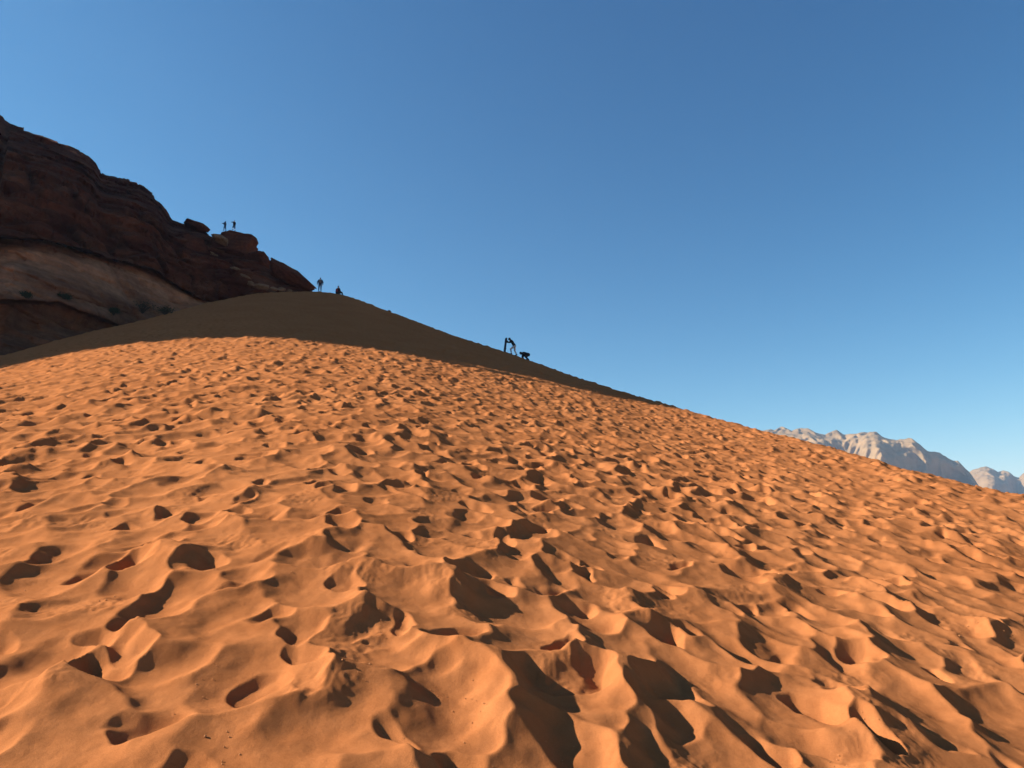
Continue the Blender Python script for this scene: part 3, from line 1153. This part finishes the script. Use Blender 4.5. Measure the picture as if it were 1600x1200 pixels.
def on_crest(x, dist):
    """the highest-looking place of the dune along that direction, near that distance"""
    best = None
    for d in np.linspace(dist * .72, dist * 1.06, 120):
        p = at(x, 500, d)
        z = sand_z(p[0], p[1])
        if best is None or z / d > best[0]:
            best = (z / d, Vector((p[0], p[1], z)))
    return best[1]


pC = on_crest(497, 103)
pc = person(pC - Vector((0, 0, .2)), R(12), stand(elL=(-.33, -.03, 1.15), elR=(.33, -.03, 1.15), wrL=(-.34, .05, .90), wrR=(.30, .07, .90)),
            'person in a dark jacket standing at the end of the long slab on the crest', M_NAVY, M_JEAN, size=1.0)
# grey pack
pk = mesh_from([('ball', (0, 0, 0), (.15, .09, .20), None), ((-.08, .03, -.1), .08, (.08, .03, -.1), .08), ((-.07, 0, .12), .07, (.07, 0, .12), .07)], 'backpack', M_PACK, None, .02)
pk.matrix_world = Matrix.Translation(pc.location) @ Matrix.Rotation(R(12), 4, 'Z') @ Matrix.Rotation(R(180), 4, 'Z') @ Matrix.Translation((0, .24, 1.2))
tag(pk, 'grey backpack on the back of the person standing by the slab', 'backpack')
sp = mesh_from([((-.11, -.02, .1), .016, (-.12, -.14, .22), .016), ((-.12, -.14, .22), .016, (-.12, -.33, .21), .016), ((.11, -.02, .1), .016, (.12, -.14, .22), .016), ((.12, -.14, .22), .016, (.12, -.33, .21), .016)], 'strap', M_PACK, pk, .01, 2)

pD = on_crest(525.5, 101)
person(pD + Vector((0, 0, -.27)), R(-28), dict(head=(0, .05, .86), neck=(0, 0, .68), shL=(-.2, 0, .62), shR=(.2, 0, .62), elL=(-.29, .05, .34), elR=(.29, .05, .34), wrL=(-.22, .28, .34), wrR=(.22, .28, .34),
       hipL=(-.11, -.03, .13), hipR=(.11, -.03, .13), knL=(-.17, .42, .36), knR=(.17, .42, .36), anL=(-.17, .66, -.03), anR=(.17, .66, -.03), look=(0, 1, -.1)),
       'person with a blue hat sitting on the crest looking down the slope', M_BLACK, M_BLACK, beanie=M_BLUEHAT, size=1.15)
# red day pack
rp = mesh_from([('ball', (0, 0, 0), (.13, .08, .18), None), ((-.07, -.02, -.09), .07, (.07, -.02, -.09), .07)], 'backpack', M_RED, None, .02)
rp.matrix_world = Matrix.Translation(pD + Vector((0, 0, -.27))) @ Matrix.Rotation(R(-28), 4, 'Z') @ Matrix.Scale(1.15, 4) @ Matrix.Translation((.03, -.20, .42))
tag(rp, 'dark red backpack on the back of the person sitting on the crest', 'backpack')

# the one who pushes a board up the slope: leans to the left of the picture
pE = on_crest(804.5, 81)
# local +Y is to the left of the picture; ground rises that way
g = .33
person(pE - Vector((0, 0, .08)), R(88), dict(head=(0, .52, 1.50), neck=(0, .38, 1.36), shL=(-.19, .30, 1.30), shR=(.19, .30, 1.30), elL=(-.22, .56, 1.14), elR=(.22, .56, 1.22), wrL=(-.14, .80, 1.16), wrR=(.12, .76, 1.42), hdL=(0, .7, .3), hdR=(0, .7, .6),
       hipL=(-.1, .02, .82), hipR=(.1, .02, .82), knL=(-.11, .40, .52), knR=(.11, .02, .42), anL=(-.12, .32, .11), anR=(.12, -.16, .04), look=(0, 1, -.25)),
       'hooded person in light trousers leaning forward to push an upright board uphill', M_BLACK, M_GREY, hood=M_BLACK, size=1.05)


def sandboard(base, yaw, lean):
    root = bpy.data.objects.new('sandboard', None)
    COL.objects.link(root)
    root.location = base
    root.rotation_euler = (lean, 0, yaw)
    tag(root, 'dark sandboard held upright on its tail by the person pushing uphill', 'sandboard')
    L, W, th = 1.50, .25, .016
    bm = bmesh.new()
    rows = []
    for i in range(41):
        z = L * i / 40
        e = min(z, L - z)
        w = W / 2 * (1 if e > .16 else math.sqrt(max(0, 1 - ((.16 - e) / .16) ** 2)) * .98 + .02) * (1 - .10 * math.exp(-((z - L / 2) / .4) ** 2))
        up = .10 * max(0, (.22 - e) / .22) ** 2
        rows.append([bm.verts.new((s * w, up + t, z)) for t in (-th / 2, th / 2) for s in (-1, -.5, 0, .5, 1)])
    for a_, b_ in zip(rows[:-1], rows[1:]):
        for k in range(4):
            bm.faces.new((a_[k], a_[k + 1], b_[k + 1], b_[k]))
            bm.faces.new((a_[k + 6], a_[k + 5], b_[k + 5], b_[k + 6]))
        bm.faces.new((a_[0], b_[0], b_[5], a_[5]))
        bm.faces.new((a_[4], a_[9], b_[9], b_[4]))
    for rw in (rows[0], rows[-1]):
        for k in range(4):
            bm.faces.new((rw[k], rw[k + 5], rw[k + 6], rw[k + 1]))
    me = bpy.data.meshes.new('deck')
    bm.to_mesh(me)
    bm.free()
    me.materials.append(M_BOARD)
    d = bpy.data.objects.new('deck', me)
    COL.objects.link(d)
    d.parent = root
    for z in (.42, 1.12):
        b = mesh_from([((-.10, .03, z), .03, (.10, .03, z), .03), ((-.10, .03, z), .02, (-.09, .13, z + .03), .018), ((.10, .03, z), .02, (.09, .13, z + .03), .018), ((-.09, .13, z + .03), .022, (.09, .13, z + .03), .022)], 'binding', M_BLACK, root, .014, 2)
    return root


# tail stands on the sand left of the pusher, top leans back towards the hands
left = Vector((-1, 0, 0))
sb = pE + left * 1.02
sb.z = sand_z(sb.x, sb.y) - .22
sandboard(sb, R(208), R(-15))

pF = on_crest(824.5, 79)
person(pF - Vector((0, 0, .10)), R(80), dict(head=(0, .66, .66), neck=(0, .50, .66), shL=(-.19, .40, .66), shR=(.19, .40, .66), elL=(-.27, .46, .40), elR=(.27, .46, .40), wrL=(-.2, .50, .20), wrR=(.2, .50, .20), hdL=(0, .3, -.6), hdR=(0, .3, -.6),
       hipL=(-.11, -.08, .50), hipR=(.11, -.08, .50), knL=(-.20, .26, .36), knR=(.20, .26, .36), anL=(-.17, -.04, .08), anR=(.17, -.04, .08), look=(0, 1, -.45)),
       'crouching person in black bent over on the crest behind the one with the board', M_BLACK, M_BLACK, hood=M_BLACK, size=1.05)


# ------------------------------------------------------------------ crumbs of crusted sand
def crumbs():
    rs = np.random.RandomState(5)
    n = 380
    base = bmesh.new()
    bmesh.ops.create_icosphere(base, subdivisions=1, radius=1)
    bv = np.array([v.co[:] for v in base.verts])
    bf = [[v.index for v in f.verts] for f in base.faces]
    base.free()
    vs, fs = [], []
    for i in range(n):
        if i % 9 == 0:
            ca = rs.uniform(-.66, .66)
            cr = 2.6 * math.exp(rs.uniform(0, 1.6))
        a = ca + rs.normal() * .018
        r = cr * (1 + rs.normal() * .03)
        x, y = r * math.sin(a), r * math.cos(a)
        s = .0016 * math.exp(abs(rs.normal()) * .5) * (1 + .04 * r)
        z = sand_z(x, y) + s * .3
        q = bv * s * rs.uniform(.6, 1.3, 3) * (1 + rs.uniform(-.25, .25, (len(bv), 1))) + np.array([x, y, z])
        k = len(vs) * len(bv)
        vs.append(q)
        fs += [[k + j for j in f] for f in bf]
    me = bpy.data.meshes.new('sand_crumbs')
    me.from_pydata(np.concatenate(vs).tolist(), [], fs)
    me.materials.append(plain('sand_crumb', (.40, .17, .07)))
    o = bpy.data.objects.new('sand_crumbs', me)
    COL.objects.link(o)
    o['kind'] = 'stuff'
    o['label'] = 'small crumbs of crusted sand scattered over the trodden slope'
    o['category'] = 'sand crumbs'


crumbs()


# ------------------------------------------------------------------ air
def haze(density):
    me = bpy.data.meshes.new('haze')
    bm = bmesh.new()
    zt, zb, s = 520.0, PLAIN - 7, 9300.0
    bmesh.ops.create_cube(bm, size=1, matrix=Matrix.Translation((0, 0, (zt + zb) / 2)) @ Matrix.Diagonal((2 * s, 2 * s, zt - zb, 1)))
    bm.to_mesh(me)
    bm.free()
    m = bpy.data.materials.new('haze')
    m.use_nodes = True
    nt = m.node_tree
    nt.nodes.clear()
    out = nt.nodes.new('ShaderNodeOutputMaterial')
    v = nt.nodes.new('ShaderNodeVolumePrincipled')
    v.inputs['Color'].default_value = (.56, .74, 1.0, 1)
    v.inputs['Density'].default_value = density
    v.inputs['Anisotropy'].default_value = .2
    nt.links.new(v.outputs[0], out.inputs['Volume'])
    me.materials.append(m)
    o = bpy.data.objects.new('haze', me)
    COL.objects.link(o)
    o['kind'] = 'stuff'


haze(.000095)
